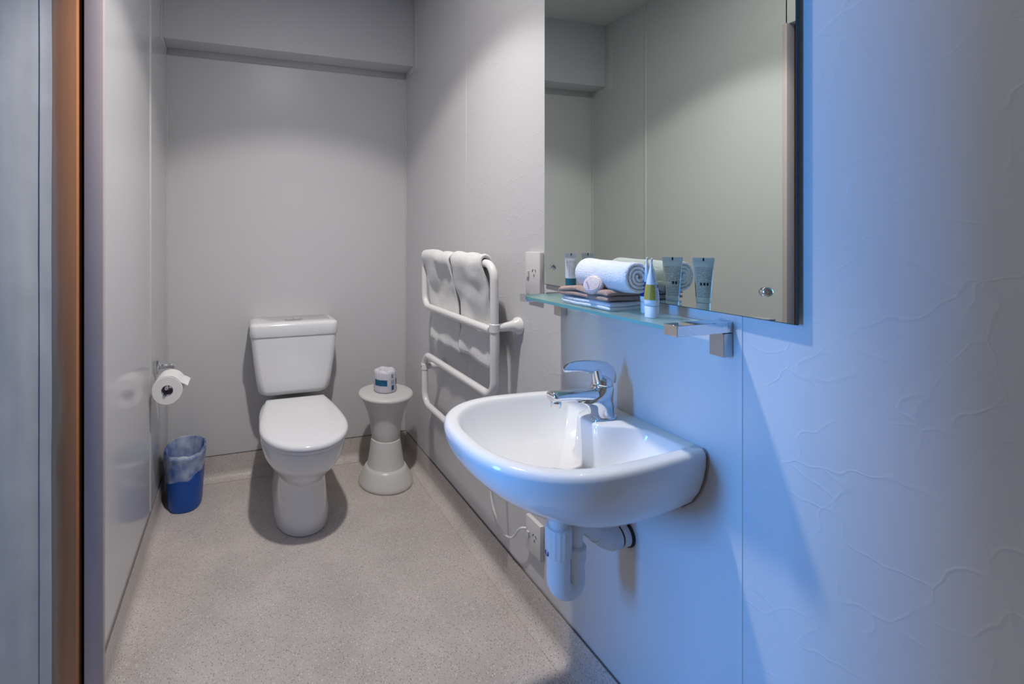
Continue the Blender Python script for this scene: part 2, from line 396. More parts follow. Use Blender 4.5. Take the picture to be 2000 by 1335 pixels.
# ------------------------------------------------------------------ toilet
TX = .244
t = thing('toilet', 'white ceramic close-coupled toilet with closed lid and cistern', 'toilet', (TX, 2.1, 0))
def egg(front, back, hw, z, yw=None, n=56, pf=2.2, pb=3.2, x=TX):
    yw = yw if yw is not None else front+hw*1.25
    pts = []
    for i in range(n):
        a = 2*PI*i/n; c, s = math.cos(a), math.sin(a)
        e = pf if s < 0 else pb
        r = (abs(c)**e+abs(s)**e)**(-1/e)
        pts.append(Vector((x+hw*r*c, yw+(yw-front if s < 0 else back-yw)*r*s, z)))
    return pts
levels = [(0, 1.857, 2.36, .114), (.006, 1.852, 2.365, .117), (.05, 1.850, 2.365, .114), (.11, 1.852, 2.36, .106), (.165, 1.852, 2.36, .100), (.195, 1.850, 2.36, .099),
          (.212, 1.842, 2.36, .101), (.228, 1.826, 2.36, .110), (.250, 1.800, 2.36, .125), (.28, 1.770, 2.37, .146), (.31, 1.748, 2.38, .160), (.345, 1.733, 2.39, .169), (.375, 1.727, 2.40, .173), (.385, 1.728, 2.40, .173), (.389, 1.734, 2.395, .167)]
mk('pan', loft(B(), [egg(f, b, w, z, yw=f+(b-f)*.36) for z, f, b, w in levels]), 'ceramic', t, ang=60)
def seat_ring(z, s, n=72):
    F0, Bk = 1.697, 2.245; pts = []
    yw = 1.925
    N = n//2; prof = []
    for k in range(N+1):
        a = PI/2*k/(N*.55) if k <= N*.55 else None
        if a is not None: prof.append((.178*math.sin(a)**.92, yw-(yw-F0)*math.cos(a)))
        else:
            q = (k-N*.55)/(N*.45); prof.append((.178-.040*q**1.7, yw+(Bk-yw)*q))
    pts = []
    for w, y in prof: pts.append((w, y))
    full = [(w, y) for w, y in pts]+[(-w, y) for w, y in pts[::-1][:-1]]
    cy = 1.97
    return [Vector((TX+w*(1-s/.178), cy+(y-cy)*(1-s/.27), z)) for w, y in full]
mk('seat', loft(B(), [seat_ring(.3895, .012), seat_ring(.392, .008), seat_ring(.402, .007), seat_ring(.404, .010)]), 'seatp', t)
mk('lid', loft(B(), [seat_ring(.4045, .006), seat_ring(.407, .001), seat_ring(.413, 0), seat_ring(.420, .002), seat_ring(.4245, .007), seat_ring(.427, .016), seat_ring(.428, .03), seat_ring(.4285, .09)]), 'seatp', t, ang=60)
for s in (-1, 1):
    mk('hinge', lathe(B(), (TX+s*.075-.02, 2.250, .404), [(.009, 0), (.010, .002), (.010, .038), (.009, .04)], 16, 'X'), 'seatp', t)
CL = [(.4285, .125, 2.285, .03), (.431, .150, 2.275, .04), (.438, .162, 2.268, .04), (.455, .171, 2.262, .04), (.50, .179, 2.258, .035), (.60, .192, 2.252, .032), (.712, .203, 2.247, .03)]
mk('cistern', loft(B(), [rrect(TX, (yf+2.425)/2, w, (2.425-yf)/2, r, z, 8) for z, w, yf, r in CL]), 'ceramic', t, ang=60)
LL = [(.713, .200, 2.250, .03), (.7135, .206, 2.243, .032), (.718, .208, 2.240, .034), (.762, .208, 2.240, .034), (.770, .2055, 2.2425, .033), (.775, .199, 2.249, .03), (.7775, .18, 2.266, .025)]
cl = mk('cistern_lid', loft(B(), [rrect(TX, (yf+2.428)/2, w, (2.428-yf)/2, r, z, 8) for z, w, yf, r in LL]), 'ceramic', t, ang=50)
by = 2.335
mk('button_surround', loft(B(), [rrect(TX, by, .043, .023, .022, .7772, 8), rrect(TX, by, .043, .023, .022, .7795, 8), rrect(TX, by, .041, .021, .020, .7805, 8)]), 'brushed', cl)
for s in (-1, 1):
    mk('flush_button', loft(B(), [rrect(TX+s*.0195, by, .0175, .017, .012, z, 6) for z in (.7803, .7825)]+[rrect(TX+s*.0195, by, .016, .0155, .011, .7833, 6)]), 'chrome', cl)

# ------------------------------------------------------------------ hourglass stool
SX, SY = .668, 2.163
t = thing('plastic_stool', 'white hourglass-shaped plastic stool between the toilet and the wall', 'stool', (SX, SY, 0))
up = [(.064, .214), (.067, .222), (.070, .235), (.074, .265), (.080, .300), (.088, .335), (.099, .368), (.112, .395), (.121, .410), (.127, .418)]
mk('upper_cone', lathe(B(), (SX, SY, 0), [(.0, .2135)]+up, 56), 'stool', t, ang=60)
mk('seat_top', lathe(B(), (SX, SY, 0), [(.122, .4182), (.1315, .4185), (.134, .4225), (.1335, .428), (.130, .4335), (.123, .4365), (.10, .4385), (.0, .439)], 56), 'stool', t)
mk('lower_cone', lathe(B(), (SX, SY, 0), [(.091, .088), (.087, .100), (.081, .14), (.0755, .18), (.072, .205), (.071, .2115), (.066, .213)], 56), 'stool', t, ang=60)
mk('base', lathe(B(), (SX, SY, 0), [(.128, .0), (.132, .003), (.132, .012), (.129, .022), (.118, .046), (.104, .072), (.093, .0875)], 56), 'stool', t, ang=60)

# wrapped spare roll on the stool
RX, RY, RZ = .665, 2.165, .4395
t = thing('wrapped_toilet_roll', 'paper-wrapped toilet roll with teal print standing on the white stool', 'toilet roll', (RX, RY, RZ))
bm = B(); rings = []
for r, z in ((.048, 0), (.053, .003), (.0545, .008), (.0545, .088), (.052, .097), (.044, .103), (.031, .1045), (.024, .099), (.018, .096), (.0, .095)):
    rings.append([Vector((RX+(r*(1+.018*math.sin(7*a)+.01*math.sin(13*a)))*math.cos(a), RY+(r*(1+.018*math.sin(7*a)+.01*math.sin(13*a)))*math.sin(a), RZ+z+(.002*math.sin(5*a+z*60) if z > .09 and r > 0 else 0))) for a in [2*PI*i/56 for i in range(56)]])
mk('wrapper', loft(bm, rings), 'wrap', t, ang=50)
def patch(a0, a1, z0, z1, m, name='print'):
    bm = B(); n = 12; rr = []
    for off in (.0553, .0562):
        pass
    outer = lambda a, off: (RX+(.0545*(1+.018*math.sin(7*a)+.01*math.sin(13*a))+off)*math.cos(a), RY+(.0545*(1+.018*math.sin(7*a)+.01*math.sin(13*a))+off)*math.sin(a))
    rows = []
    for k in range(n+1):
        a = math.radians(a0+(a1-a0)*k/n); p, q = outer(a, -.0005), outer(a, .0007)
        rows.append([Vector((*p, RZ+z0)), Vector((*q, RZ+z0)), Vector((*q, RZ+z1)), Vector((*p, RZ+z1))])
    mk(name, loft(bm, rows), m, t)
patch(-168, -96, .036, .064, 'teal'); patch(-72, -56, .014, .036, 'teal'); patch(-73, -60, .072, .090, 'tealpale'); patch(-40, -28, .036, .064, 'inkdark')
for k in range(3): patch(-76, -52, .044+.007*k, .047+.007*k, 'tealpale')

# ------------------------------------------------------------------ waste bin and its liner
BX, BY = -.240, 2.262
t = thing('waste_bin', 'small oval blue plastic waste bin in the corner by the toilet', 'bin', (BX, BY, 0))
def oval(hx, hy, z, n=64, p=2.5, dx=0): return [Vector((BX+dx+hx*(abs(math.cos(a))**(2/p))*(1 if math.cos(a) > 0 else -1), BY+hy*(abs(math.sin(a))**(2/p))*(1 if math.sin(a) > 0 else -1), z)) for a in [2*PI*i/n for i in range(n)]]
bm = B()
loft(bm, [oval(.062, .090, .0), oval(.067, .096, .003), oval(.070, .099, .012), oval(.078, .112, .13), oval(.0835, .119, .232), oval(.086, .122, .234), oval(.086, .122, .242), oval(.0825, .118, .243), oval(.079, .114, .23), oval(.066, .094, .012), oval(.05, .07, .010)])
mk('bucket', bm, 'blue', t, ang=50)
bm = B(); n = 96; rows = []
def wrinkle(a, z, amp): return amp*(noise.noise((math.cos(a)*3.2, math.sin(a)*3.2, z*7))+.6*noise.noise((math.cos(a)*9, math.sin(a)*9, z*11+4)))
for s in range(30):
    q = s/29; ring = []
    for i in range(n):
        a = 2*PI*i/n; c, sn = math.cos(a), math.sin(a); ex = 2/2.5
        ux, uy = math.copysign(abs(c)**ex, c), math.copysign(abs(sn)**ex, sn)
        hem = .082+.028*math.cos(a-math.radians(215))+.012*noise.noise((c*2, sn*2, 7))     # how far it hangs outside
        if q < .55:      # outside, from the hem upwards
            h = q/.55; z = .246-hem*(1-h)+.012*h*max(0, noise.noise((c*2.5, sn*2.5, 3))+.3)
            k = 1.035+wrinkle(a, z, .030)-.00*h; hx, hy = .084-(.0065/.115)*(.243-min(z, .243)), .121-(.009/.115)*(.243-min(z, .243))
        else:            # over the lip and down inside
            h = (q-.55)/.45; z = .2475+.012*(1-h)*max(0, noise.noise((c*2.5, sn*2.5, 3))+.3)-.12*h**1.3
            k = .93-.05*h+wrinkle(a, z, .03); hx, hy = .084-.012*h, .121-.016*h
        ring.append(Vector((BX+max(-.092, min(.2, hx*k*ux)), BY+hy*k*uy, z)))
    rows.append(ring)
loft(bm, rows, False, False)
tag(mk('bin_liner', bm, 'bag', loc=(BX, BY, .16), ang=80), 'clear milky plastic bag folded over the rim of the blue bin', 'bin liner')

# ------------------------------------------------------------------ toilet roll holder on the left wall, with roll
HX, HZ = -.272, .655
t = thing('toilet_roll_holder', 'chrome toilet roll holder arm fixed to the left wall above the bin', 'roll holder', (XL, 2.1, HZ))
mk('wall_plate', box(B(), XL+.0002, XL+.017, 2.085, 2.115, HZ-.028, HZ+.028, .002), 'chrome', t)
mk('post', lathe(B(), (XL+.017, 2.1, HZ), [(.0125, 0), (.011, .004), (.0095, .008), (.0095, .042), (.0108, .044), (.0108, .052)], 20, 'X'), 'chrome', t)
mk('arm', tube(B(), fillet([(HX-.006, 2.1, HZ), (HX+.004, 2.1, HZ-.002), (HX+.003, 2.098, .612), (HX, 1.940, .611)], .014), .0062, 14), 'chrome', t)
mk('end_cap', lathe(B(), (HX, 1.944, .611), [(.0055, 0), (.0068, -.002), (.0068, -.007), (.005, -.009)], 18, 'Y'), 'chrome', t)
ty0, ty1, tz = 1.952, 2.052, .5970
t = thing('toilet_roll', 'white toilet roll with loose end hanging on the chrome wall holder', 'toilet roll', (HX, 2.0, tz-.055))
bm = B(); R0, r0 = .0545, .0215; rings = []
for r, y in ((r0, ty0), (R0-.002, ty0), (R0, ty0+.002), (R0, ty1-.002), (R0-.002, ty1), (r0, ty1), (r0, ty0)):
    rings.append([Vector((HX+r*math.cos(a), y, tz+r*math.sin(a))) for a in [2*PI*i/64 for i in range(64)]])
mk('paper', loft(bm, rings, False, False), 'paper', t)
rings = []
for r, y in ((r0-.0002, ty0+.0005), (r0-.0002, ty1), (r0-.0016, ty1), (r0-.0016, ty0+.0005), (r0-.0002, ty0+.0005)):
    rings.append([Vector((HX+r*math.cos(a), y, tz+r*math.sin(a))) for a in [2*PI*i/48 for i in range(48)]])
mk('core', loft(B(), rings, False, False), 'paper_core', t)
pp = [(HX+(R0+.0012)*math.cos(math.radians(a)), tz+(R0+.0012)*math.sin(math.radians(a))) for a in range(120, 29, -6)]
pp += [(HX+.062, tz+.021), (HX+.073, tz+.014)]
mk('loose_sheet', sheet(B(), pp, .0014, ty0+.001, ty1-.001, 6, .0015), 'paper', t)

# ------------------------------------------------------------------ heated towel rail
XT = .775
rail = t = thing('towel_rail', 'white serpentine heated towel rail on the right wall', 'towel rail', (XR, 1.62, .45))
ya, yb = 1.327, 1.922
path = [(XT, 1.352, .882), (XT, yb, .882), (XT, yb, 1.098), (XT, ya, 1.098), (XT, ya, .668), (XT, yb, .668), (XT, yb, .452), (XT, 1.352, .452)]
mk('tube', tube(B(), fillet(path, .052, 10), .0138, 20), 'enamel', t, ang=60)
for z in (.882, .452):
    mk('end_cap', lathe(B(), (XT, 1.352, z), [(.0138, 0), (.0138, -.001), (.012, -.003), (.0, -.0032)], 20, 'Y'), 'enamel', t)
def bracket(y, z):
    b = mk('wall_bracket', loft(B(), [[Vector((XT+.010+.083*q, y+w*math.cos(a), z+hh*math.sin(a)+dz)) for a in [2*PI*i/28 for i in range(28)]] for q, w, hh, dz in
        ((0, .010, .012, 0), (.1, .0115, .013, 0), (.5, .013, .015, .002), (.72, .016, .018, .003), (.8, .022, .024, .003), (.86, .026, .028, .002), (.99, .027, .029, .002))]), 'enamel', t, ang=60)
    mk('collar', lathe(B(), (XT, y, z-.014), [(.0145, 0), (.0165, .002), (.0165, .026), (.0145, .028)], 24), 'enamel', b)
    return b
bracket(ya, .893)
b2 = bracket(yb, .612)
mk('bracket_screw', lathe(B(), (XT-.016, yb, .612), [(.0015, -.001), (.004, 0), (.004, .002)], 12, 'X'), 'socketdark', b2)

def rail_towel(name, label, y0, y1, seed, zf, zb):
    R = .0138+.009
    path = [(.797, zf), (.7985, zf+.05), (.801, .86), (.8005, .905), (.792, .95), (.776, 1.02), (.762, 1.065)]
    for k in range(0, 9):
        a = PI*(1.06-1.10*k/8); path.append((XT+R*math.cos(a)*1.0, 1.098+R*math.sin(a)))
    path += [(.8000, 1.06), (.806, 1.0), (.8165, .93), (.821, .86), (.822, zb)]
    # resample
    P = [Vector((p[0], 0, p[1])) for p in path]; out = []
    for a, b in zip(P, P[1:]):
        n = max(1, int((b-a).length/.012))
        for k in range(n): q = a.lerp(b, k/n); out.append((q.x, q.z))
    out.append((P[-1].x, P[-1].z))
    o = mk(name, sheet(B(), out, .015, y0, y1, 14, .010, seed=seed), 'terry', loc=(XT, (y0+y1)/2, zf), ang=80)
    tag(o, label, 'towel', 'hand towels on the heated rail')
rail_towel('hand_towel', 'white hand towel over the heated rail, farther one near the toilet', 1.622, 1.900, 3, .742, .80)
rail_towel('hand_towel', 'white hand towel over the heated rail, nearer one beside the right bend', 1.376, 1.612, 11, .748, .765)

# ------------------------------------------------------------------ power outlets and cord
def outlet(label, y0, y1, z0, z1, plug=False):
    t = thing('power_outlet', label, 'power outlet', (XR, (y0+y1)/2, z0), 'power outlets on the right wall')
    xf = XR-.016; yc = (y0+y1)/2; zc = (z0+z1)/2+.004
    mk('cover_plate', box(B(), xf, XR-.0003, y0, y1, z0, z1, .0025), 'socket', t)
    mk('rocker_switch', loft(B(), [[Vector((xf-dx, yc+.021+sy*.006, zc-.006+sz*.009)) for sy, sz in ((-1, -1), (1, -1), (1, 1), (-1, 1))] for dx in (-.001, .006)]), 'joint', t)
    for dy, dz, rot in ((-.002, .005, .5), (-.016, .005, -.5), (-.009, -.010, 0)):
        bm = B(); c = Vector((xf, yc+dy, zc+dz)); w = Vector((0, math.cos(rot), math.sin(rot)))*.0012; l = Vector((0, -math.sin(rot), math.cos(rot)))*.0042
        loft(bm, [[c+Vector((dx, 0, 0))+a for a in (-w-l, w-l, w+l, -w+l)] for dx in (-.0008, .002)])
        mk('pin_slot', bm, 'socketdark', t, smooth=False)
    return t
outlet('white vertical power outlet on the wall left of the mirror', 1.196, 1.270, 1.008, 1.140)
t2 = outlet('white vertical power outlet low on the wall under the basin', 1.194, 1.268, .212, .318)
cp = [(.850, 1.262, .276), (.835, 1.275, .268), (.842, 1.33, .205), (.852, 1.40, .176), (.857, 1.455, .196), (.859, 1.492, .25), (.860, 1.497, .33), (.858, 1.47, .42), (.835, 1.40, .452), (.79, 1.358, .452)]
def smoothpath(pts, n=8):
    P = [Vector(p) for p in pts]; P = [P[0]*2-P[1]]+P+[P[-1]*2-P[-2]]; out = []
    for i in range(1, len(P)-2):
        for k in range(n):
            t_ = k/n; a, b, c, d = P[i-1:i+3]
            out.append(.5*((2*b)+(-a+c)*t_+(2*a-5*b+4*c-d)*t_*t_+(-a+3*b-3*c+d)*t_**3))
    out.append(P[-2]); return out
mk('power_cord', tube(B(), smoothpath(cp), .0034, 10), 'cord', rail)['label'] = 'thin white power cord looping down to the low outlet'

# ------------------------------------------------------------------ mirror
MX = XR-.0065
t = thing('wall_mirror', 'frameless rectangular wall mirror fixed with chrome dome screws', 'mirror', (XR, .85, 1.045))
MY0, MY1, MZ0, MZ1 = .520, 1.186, 1.0455, 1.955
gl = mk('glass', box(B(), MX, XR-.0004, MY0+.0012, MY1-.0012, MZ0+.0012, MZ1-.0012), 'mirror', t, smooth=False)
bm = B()
box(bm, MX+.0006, XR-.0003, MY0, MY0+.0012, MZ0, MZ1); box(bm, MX+.0006, XR-.0003, MY1-.0012, MY1, MZ0, MZ1)
box(bm, MX+.0006, XR-.0003, MY0, MY1, MZ0, MZ0+.0012); box(bm, MX+.0006, XR-.0003, MY0, MY1, MZ1-.0012, MZ1)
mk('polished_edge', bm, 'mirror_edge', t, smooth=False)
for y, z in ((1.148, 1.098), (.566, 1.094), (1.148, 1.902), (.566, 1.902)):
    mk('dome_screw', lathe(B(), (MX, y, z), [(.0085, -.0002), (.0085, -.003), (.0078, -.006), (.006, -.0085), (.003, -.0099), (.0004, -.0102)], 24, 'X'), 'chrome', t)

MT = Matrix.Translation((MX, MY1, 0)) @ Matrix.Rotation(-.012, 4, 'Z') @ Matrix.Translation((-MX, -MY1, 0))
for ch in t.children:
    ch.data.transform(Matrix.Translation(t.location)); ch.data.transform(MT); ch.data.transform(Matrix.Translation(-t.location))

# ------------------------------------------------------------------ glass shelf
t = thing('glass_shelf', 'frosted green glass shelf on chrome brackets below the mirror', 'shelf', (XR, .876, 1.0))
GX0, GX1 = .738, .852
gs = mk('glass_plate', box(B(), GX0, GX1, .6602, 1.0918, 1.0175, 1.0255, .0006, 1), 'glass', t, smooth=False)
mk('front_edge', box(B(), GX0-.0008, GX0-.0001, .662, 1.092, 1.0178, 1.0252), 'glass_edge', gs, smooth=False)
for y0, y1 in ((.632, .660), (1.092, 1.120)):
    a = mk('bracket', box(B(), .734, XR-.0005, y0, y1, 1.0105, 1.0305, .0007, 1), 'chrome', t)
    mk('wall_block', box(B(), .845, XR-.0005, y0, y1, .966, 1.0095, .0006, 1), 'brushed', a)

# ------------------------------------------------------------------ things on the shelf
GZ = 1.0256
def fold(name, label, cat, y0, y1, x0, x1, z0, layers, t_, m, seed, wob, sag=0, ripple=0):
    """cloth folded back and forth; folds at the far (y1) side alternate with the near side"""
    gap = t_*.80; path = []; r = gap/2
    for k in range(layers):
        z = z0+t_/2+gap*k; ys = [y0+(y1-y0)*i/16 for i in range(17)]
        if k % 2: ys = ys[::-1]
        for y in ys: path.append((y, z+sag*math.sin(PI*(y-y0)/(y1-y0))*(-1)*k/max(1, layers-1)+ripple*math.sin(7*(y-y0)/(y1-y0)*PI/2)*k/max(1, layers-1)))
        if k < layers-1:
            yc = y1 if k % 2 == 0 else y0; s = 1 if k % 2 == 0 else -1
            for j in range(1, 6):
                a = -PI/2+PI*j/6; path.append((yc+s*r*math.cos(a)*1.2, z+r+r*math.sin(a)))
    bm = B(); sheet(bm, path, t_, x0, x1, 12, wob, seed=seed)
    for v in bm.verts: v.co = Vector((v.co.y, v.co.x, v.co.z))     # path runs along y, extrude along x
    zmin = min(v.co.z for v in bm.verts)
    for v in bm.verts: v.co.z += z0-zmin
    return tag(mk(name, bm, m, loc=((x0+x1)/2, (y0+y1)/2, z0), ang=80), label, cat)
fold('folded_towel', 'white folded towel at the bottom of the pile on the glass shelf', 'towel', .814, .966, .757, .853, GZ, 2, .0100, 'terryroll', 5, .0018)
fc = fold('face_cloth', 'taupe brown folded face cloth lying under the rolled white towel', 'face cloth', .815, .970, .751, .852, GZ+.0175, 2, .0122, 'brown', 21, .0065, .000, .002)
for v in fc.data.vertices:
    wx, wy = v.co.x+fc.location.x, v.co.y+fc.location.y
    k = max(0, min(1, (.790-wx)/.04)); v.co.z -= .011*k*k*(.45)*(.55+.45*math.sin(PI*(wy-.80)/.2))
# rolled towel
t_ = .0094; path = []
for k in range(0, 121):
    a = 2*PI*3.6*k/120; r = .0045+.0305*k/120; path.append((r*math.cos(a+2.2), r*math.sin(a+2.2)))
bm = B(); sheet(bm, path, t_, -.086, .086, 16, .0055, seed=2)
Mx = Matrix.Translation((.805, .862, 1.1010)) @ Matrix.Rotation(math.radians(-4), 4, 'Z') @ Matrix.Diagonal((1.0, 1, .93, 1))
bmesh.ops.transform(bm, matrix=Mx, verts=bm.verts)
zmin = min(v.co.z for v in bm.verts)
tag(mk('rolled_towel', bm, 'terryroll', loc=(.803, .862, zmin), ang=80), 'fluffy white towel rolled up on top of the brown face cloth', 'towel')
# soap in a pleated wrapper, leaning on the roll
sp = Vector((.7595, .8665, 1.0790))
t = thing('wrapped_soap', 'round wrapped soap with printed label leaning against the rolled towel', 'soap', sp-Vector((0, 0, .022)))
Ms = Matrix.Translation(sp) @ Vector((-.83, -.36, .46)).to_track_quat('Z', 'Y').to_matrix().to_4x4() @ Matrix.Rotation(.5, 4, 'Z')
bm = B(); rings = []
for r, z in ((.006, -.0085), (.016, -.0085), (.0205, -.006), (.0225, -.001), (.0222, .003), (.020, .0068), (.0165, .0078)):
    rings.append([Vector((r*(1+.02*math.cos(24*a))*math.cos(a), r*(1+.02*math.cos(24*a))*math.sin(a), z)) for a in [2*PI*i/96 for i in range(96)]])
loft(bm, rings); bmesh.ops.transform(bm, matrix=Ms, verts=bm.verts); mk('wrapper', bm, 'soap_plain', t, ang=60)
bm = B(); lathe(bm, (0, 0, .0074), [(.0172, 0), (.0172, .0010), (.0155, .0014)], 40); bmesh.ops.transform(bm, matrix=Ms, verts=bm.verts); mk('label_disc', bm, 'soap', t)
bm = B(); box(bm, -.0115, -.0080, -.011, .009, .0086, .0092, .0002, 1); bmesh.ops.transform(bm, matrix=Ms, verts=bm.verts); mk('label_stripe', bm, 'paper_core', t)
# cosmetic tubes, standing on their caps
def cosmetic(label, x, y, ang, band, body):
    t = thing('cosmetic_tube', label, 'cosmetic tube', (x, y, GZ), 'cosmetic tubes on the glass shelf')
    d = Vector((math.cos(ang), math.sin(ang), 0)); e = Vector((-d.y, d.x, 0)); n = 40; c0 = Vector((x, y, GZ))
    def ring(z, a, b): return [c0+d*a*math.cos(q)+e*b*math.sin(q)+Vector((0, 0, z)) for q in [2*PI*i/n for i in range(n)]]
    mk('cap', loft(B(), [ring(0, .0112, .0112), ring(.001, .0122, .0122), ring(.0225, .0124, .0124), ring(.0235, .0118, .0118)]), 'tube_plain', t)
    prof = [(.024, .0118, .0118), (.0245, .0126, .0126)]
    for k in range(1, 15):
        q = k/14; prof.append((.0245+.0855*q, .0126+.0064*q**1.3, .0126*(1-q**1.8)+.0011))
    prof += [(.1105, .0192, .0012), (.118, .0194, .0011)]
    mk('body', loft(B(), [ring(*p) for p in prof]), 'tube_plain', t, ang=60)
    def patch(q0, q1, z0, z1, m, name, off=.0004):
        rows = []; nz = 8
        for k in range(nz+1):
            z = z0+(z1-z0)*k/nz; q = (z-.0245)/.0855; a, b = .0126+.0064*q**1.3, .0126*(1-q**1.8)+.0011
            qs = [math.radians(q0+(q1-q0)*i/24) for i in range(25)]
            rows.append([c0+d*(a+off)*math.cos(w)+e*(b+off)*math.sin(w)+Vector((0, 0, z)) for w in qs]+[c0+d*(a-.0003)*math.cos(w)+e*(b-.0003)*math.sin(w)+Vector((0, 0, z)) for w in qs[::-1]])
        mk(name, loft(B(), rows), m, t)
    z0, z1, m, q0, q1 = band; patch(q0, q1, z0, z1, m, 'colour_band')
    patch(-150, -30, (.034 if z0 > .03 else .056), .102, body, 'printed_text', .0003)
    if z0 > .03:
        for w in (-112, -90, -68): patch(w-7, w+7, .0605, .0665, 'inkdark', 'printed_symbol', .0005)
    mk('crimp', loft(B(), [ring(.1110, .0194, .0016), ring(.1182, .0196, .0015)]), 'tube_plain', t)
    mk('registration_mark', loft(B(), [[c0+d*(s*.0014)+e*w+Vector((0, 0, z)) for s, w in ((-1, -.0018), (1, -.0018), (1, .0018), (-1, .0018))] for z in (.1112, .1180)]), 'inkdark', t, smooth=False)
cosmetic('white cosmetic tube with mustard yellow band, nearest on the glass shelf', .788, .7365, math.radians(40), (.036, .067, 'band_yellow', -18, 212), 'tube_white')
cosmetic('white cosmetic tube with navy blue band, behind the yellow-banded one', .8225, .780, math.radians(40), (.036, .067, 'band_blue', -18, 212), 'tube_white')
cosmetic('white cosmetic tube with teal lower half, behind the brown face cloth', .833, 1.034, 0, (.0246, .052, 'band_teal', -179, 179), 'tube_vert')

# ------------------------------------------------------------------ basin
BXC, BYC, BHW, BF = .650, .875, .215, .425
def basin_ring(z, hw, xf, xb, n=240, hb=None, xc=None, p=2.4, deck=None):
    hb = hb if hb is not None else hw*.90
    xc = xc if xc is not None else xf+.225*(.868-xf)/.443
    pts = []; N = n//2
    pf = []
    for k in range(N//2+1):          # front quarter, from the nose to the widest
        a = PI/2*k/(N//2); c, s = math.cos(a), math.sin(a)
        r = (c**p+s**p)**(-1/p); pf.append((xc-(xc-xf)*r*c, hw*r*s))
    for k in range(1, N//2+1):       # side back to the wall with a rounded corner
        q = k/(N//2); x = xc+(xb-xc)*min(1, q*1.35) if q < .74 else xb
        w = hw+(hb-hw)*min(1, q*1.35)**1.6 if q < .74 else hb*(1-(q-.74)/.26)
        if deck is not None and deck < xb: x = x-(xb-deck)*(1/(1+(w/.056)**6) if q >= .74 else 0)
        pf.append((x, max(0, w)))
    full = pf+[(x, -w) for x, w in pf[::-1][1:-1]]
    return [Vector((x, BYC+w, z)) for x, w in full]
WX = XR-.0006
basin = thing('wash_basin', 'white ceramic wall-hung wash basin on the right wall', 'basin', (XR, BYC, .62))
outer = [(.603, .05, .70), (.607, .085, .66), (.615, .12, .615), (.632, .155, .56), (.656, .182, .51), (.685, .200, .467), (.715, .2105, .438), (.74, .215, .426), (.757, .2155, .424), (.766, .2135, .4265), (.7705, .209, .431), (.772, .204, .436)]
rings = [basin_ring(z, w, xf, WX) for z, w, xf in outer]
inner = [(.7722, .190, .450, .842), (.7715, .186, .454, .839), (.768, .182, .458, .836), (.760, .178, .462, .833), (.735, .166, .476, .822), (.705, .143, .505, .800), (.682, .112, .545, .770), (.668, .075, .595, .735), (.663, .035, .640, .700), (.662, .015, .66, .68)]
rings += [basin_ring(z, w, xf, xb, hb=w*.93, xc=xf+(xb-xf)*.5, deck=dk) for (z, w, xf, xb), dk in zip(inner, (.752, .748, .746, .7455, .744, .742, .740, .735, .70, .68))]
mk('bowl', loft(B(), rings), 'ceramic', basin, ang=70)
TXp, TYp = .800, .884
mk('drain_flange', lathe(B(), (.67, BYC, .6622), [(.022, 0), (.022, .0018), (.018, .0026), (.012, .0012)], 32), 'chrome', basin)
# dark silicone line where the basin meets the wall
sl = [v for v in basin_ring(.772, .204, .436, WX)]
pts = [(WX-.0005, BYC-.197, .772)]+[(WX-.0005, BYC-w*.90-.002, z) for z, w, xf in outer[::-1]]
mk('silicone_line', tube(B(), pts[1:], .0013, 8), 'silicone', basin)

# tap
t = thing('mixer_tap', 'chrome single-lever mixer tap on the wash basin', 'tap', (TXp, TYp, .772))
mk('base_ring', lathe(B(), (TXp+.001, TYp, .7722), [(.0290, 0), (.0295, .002), (.0285, .004)], 32), 'chrome', t)
bm = B()
loft(bm, [[Vector((xc+rx*math.cos(a), TYp+ry*math.sin(a), z)) for a in [2*PI*i/40 for i in range(40)]] for z, xc, rx, ry in
     ((.776, .7975, .0280, .0262), (.782, .7970, .0283, .0256), (.790, .7955, .0297, .0246), (.797, .7930, .0320, .0246), (.803, .7890, .0360, .0246), (.808, .7830, .0420, .0246), (.812, .7770, .0480, .0246),
      (.818, .7830, .0425, .0246), (.826, .7930, .0325, .0240), (.836, .7980, .0270, .0240), (.843, .7990, .0250, .0236), (.845, .7990, .0232, .0222))])
mk('body', bm, 'chrome', t, ang=60)
sp = [(.800, TYp, .820), (.775, TYp, .8225), (.745, TYp, .8260), (.715, TYp, .8290), (.690, TYp, .8303), (.672, TYp, .8308), (.6625, TYp, .8306), (.6595, TYp, .8305), (.6585, TYp, .8304)]
mk('spout', tube(B(), sp, [(.021, .022), (.0180, .020), (.0140, .0185), (.0125, .0175), (.0122, .017), (.0122, .017), (.0122, .017), (.0112, .016), (.0090, .0135)], 28), 'chrome', t, ang=60)
mk('aerator', lathe(B(), (.6720, TYp, .8090), [(.0105, -.003), (.0118, -.001), (.0120, .010), (.0110, .013)], 28), 'chrome', t)
cart = mk('cartridge_dome', lathe(B(), (.7990, TYp, .8455), [(.0215, 0), (.0222, .003), (.0215, .009), (.0185, .014), (.0120, .018), (.004, .0195)], 32), 'chrome', t, ang=60)
hp = [(.8225, TYp, .8450), (.8220, TYp, .8580), (.8165, TYp, .8690), (.8030, TYp, .8780), (.782, TYp, .8850), (.757, TYp, .8900), (.733, TYp, .8925), (.713, TYp, .8925), (.698, TYp, .8900), (.6925, TYp, .8880)]
mk('lever', tube(B(), hp, [(.0028, .016), (.0045, .0190), (.0062, .0205), (.0066, .0200), (.0052, .0170), (.0040, .0145), (.0032, .0130), (.0028, .0120), (.0024, .0095), (.0014, .0050)], 24), 'chrome', t, ang=60)
mk('lever_neck', tube(B(), [(.788, TYp, .854), (.784, TYp, .868), (.782, TYp, .881)], [.0125, .0110, .0105], 18), 'chrome', t)

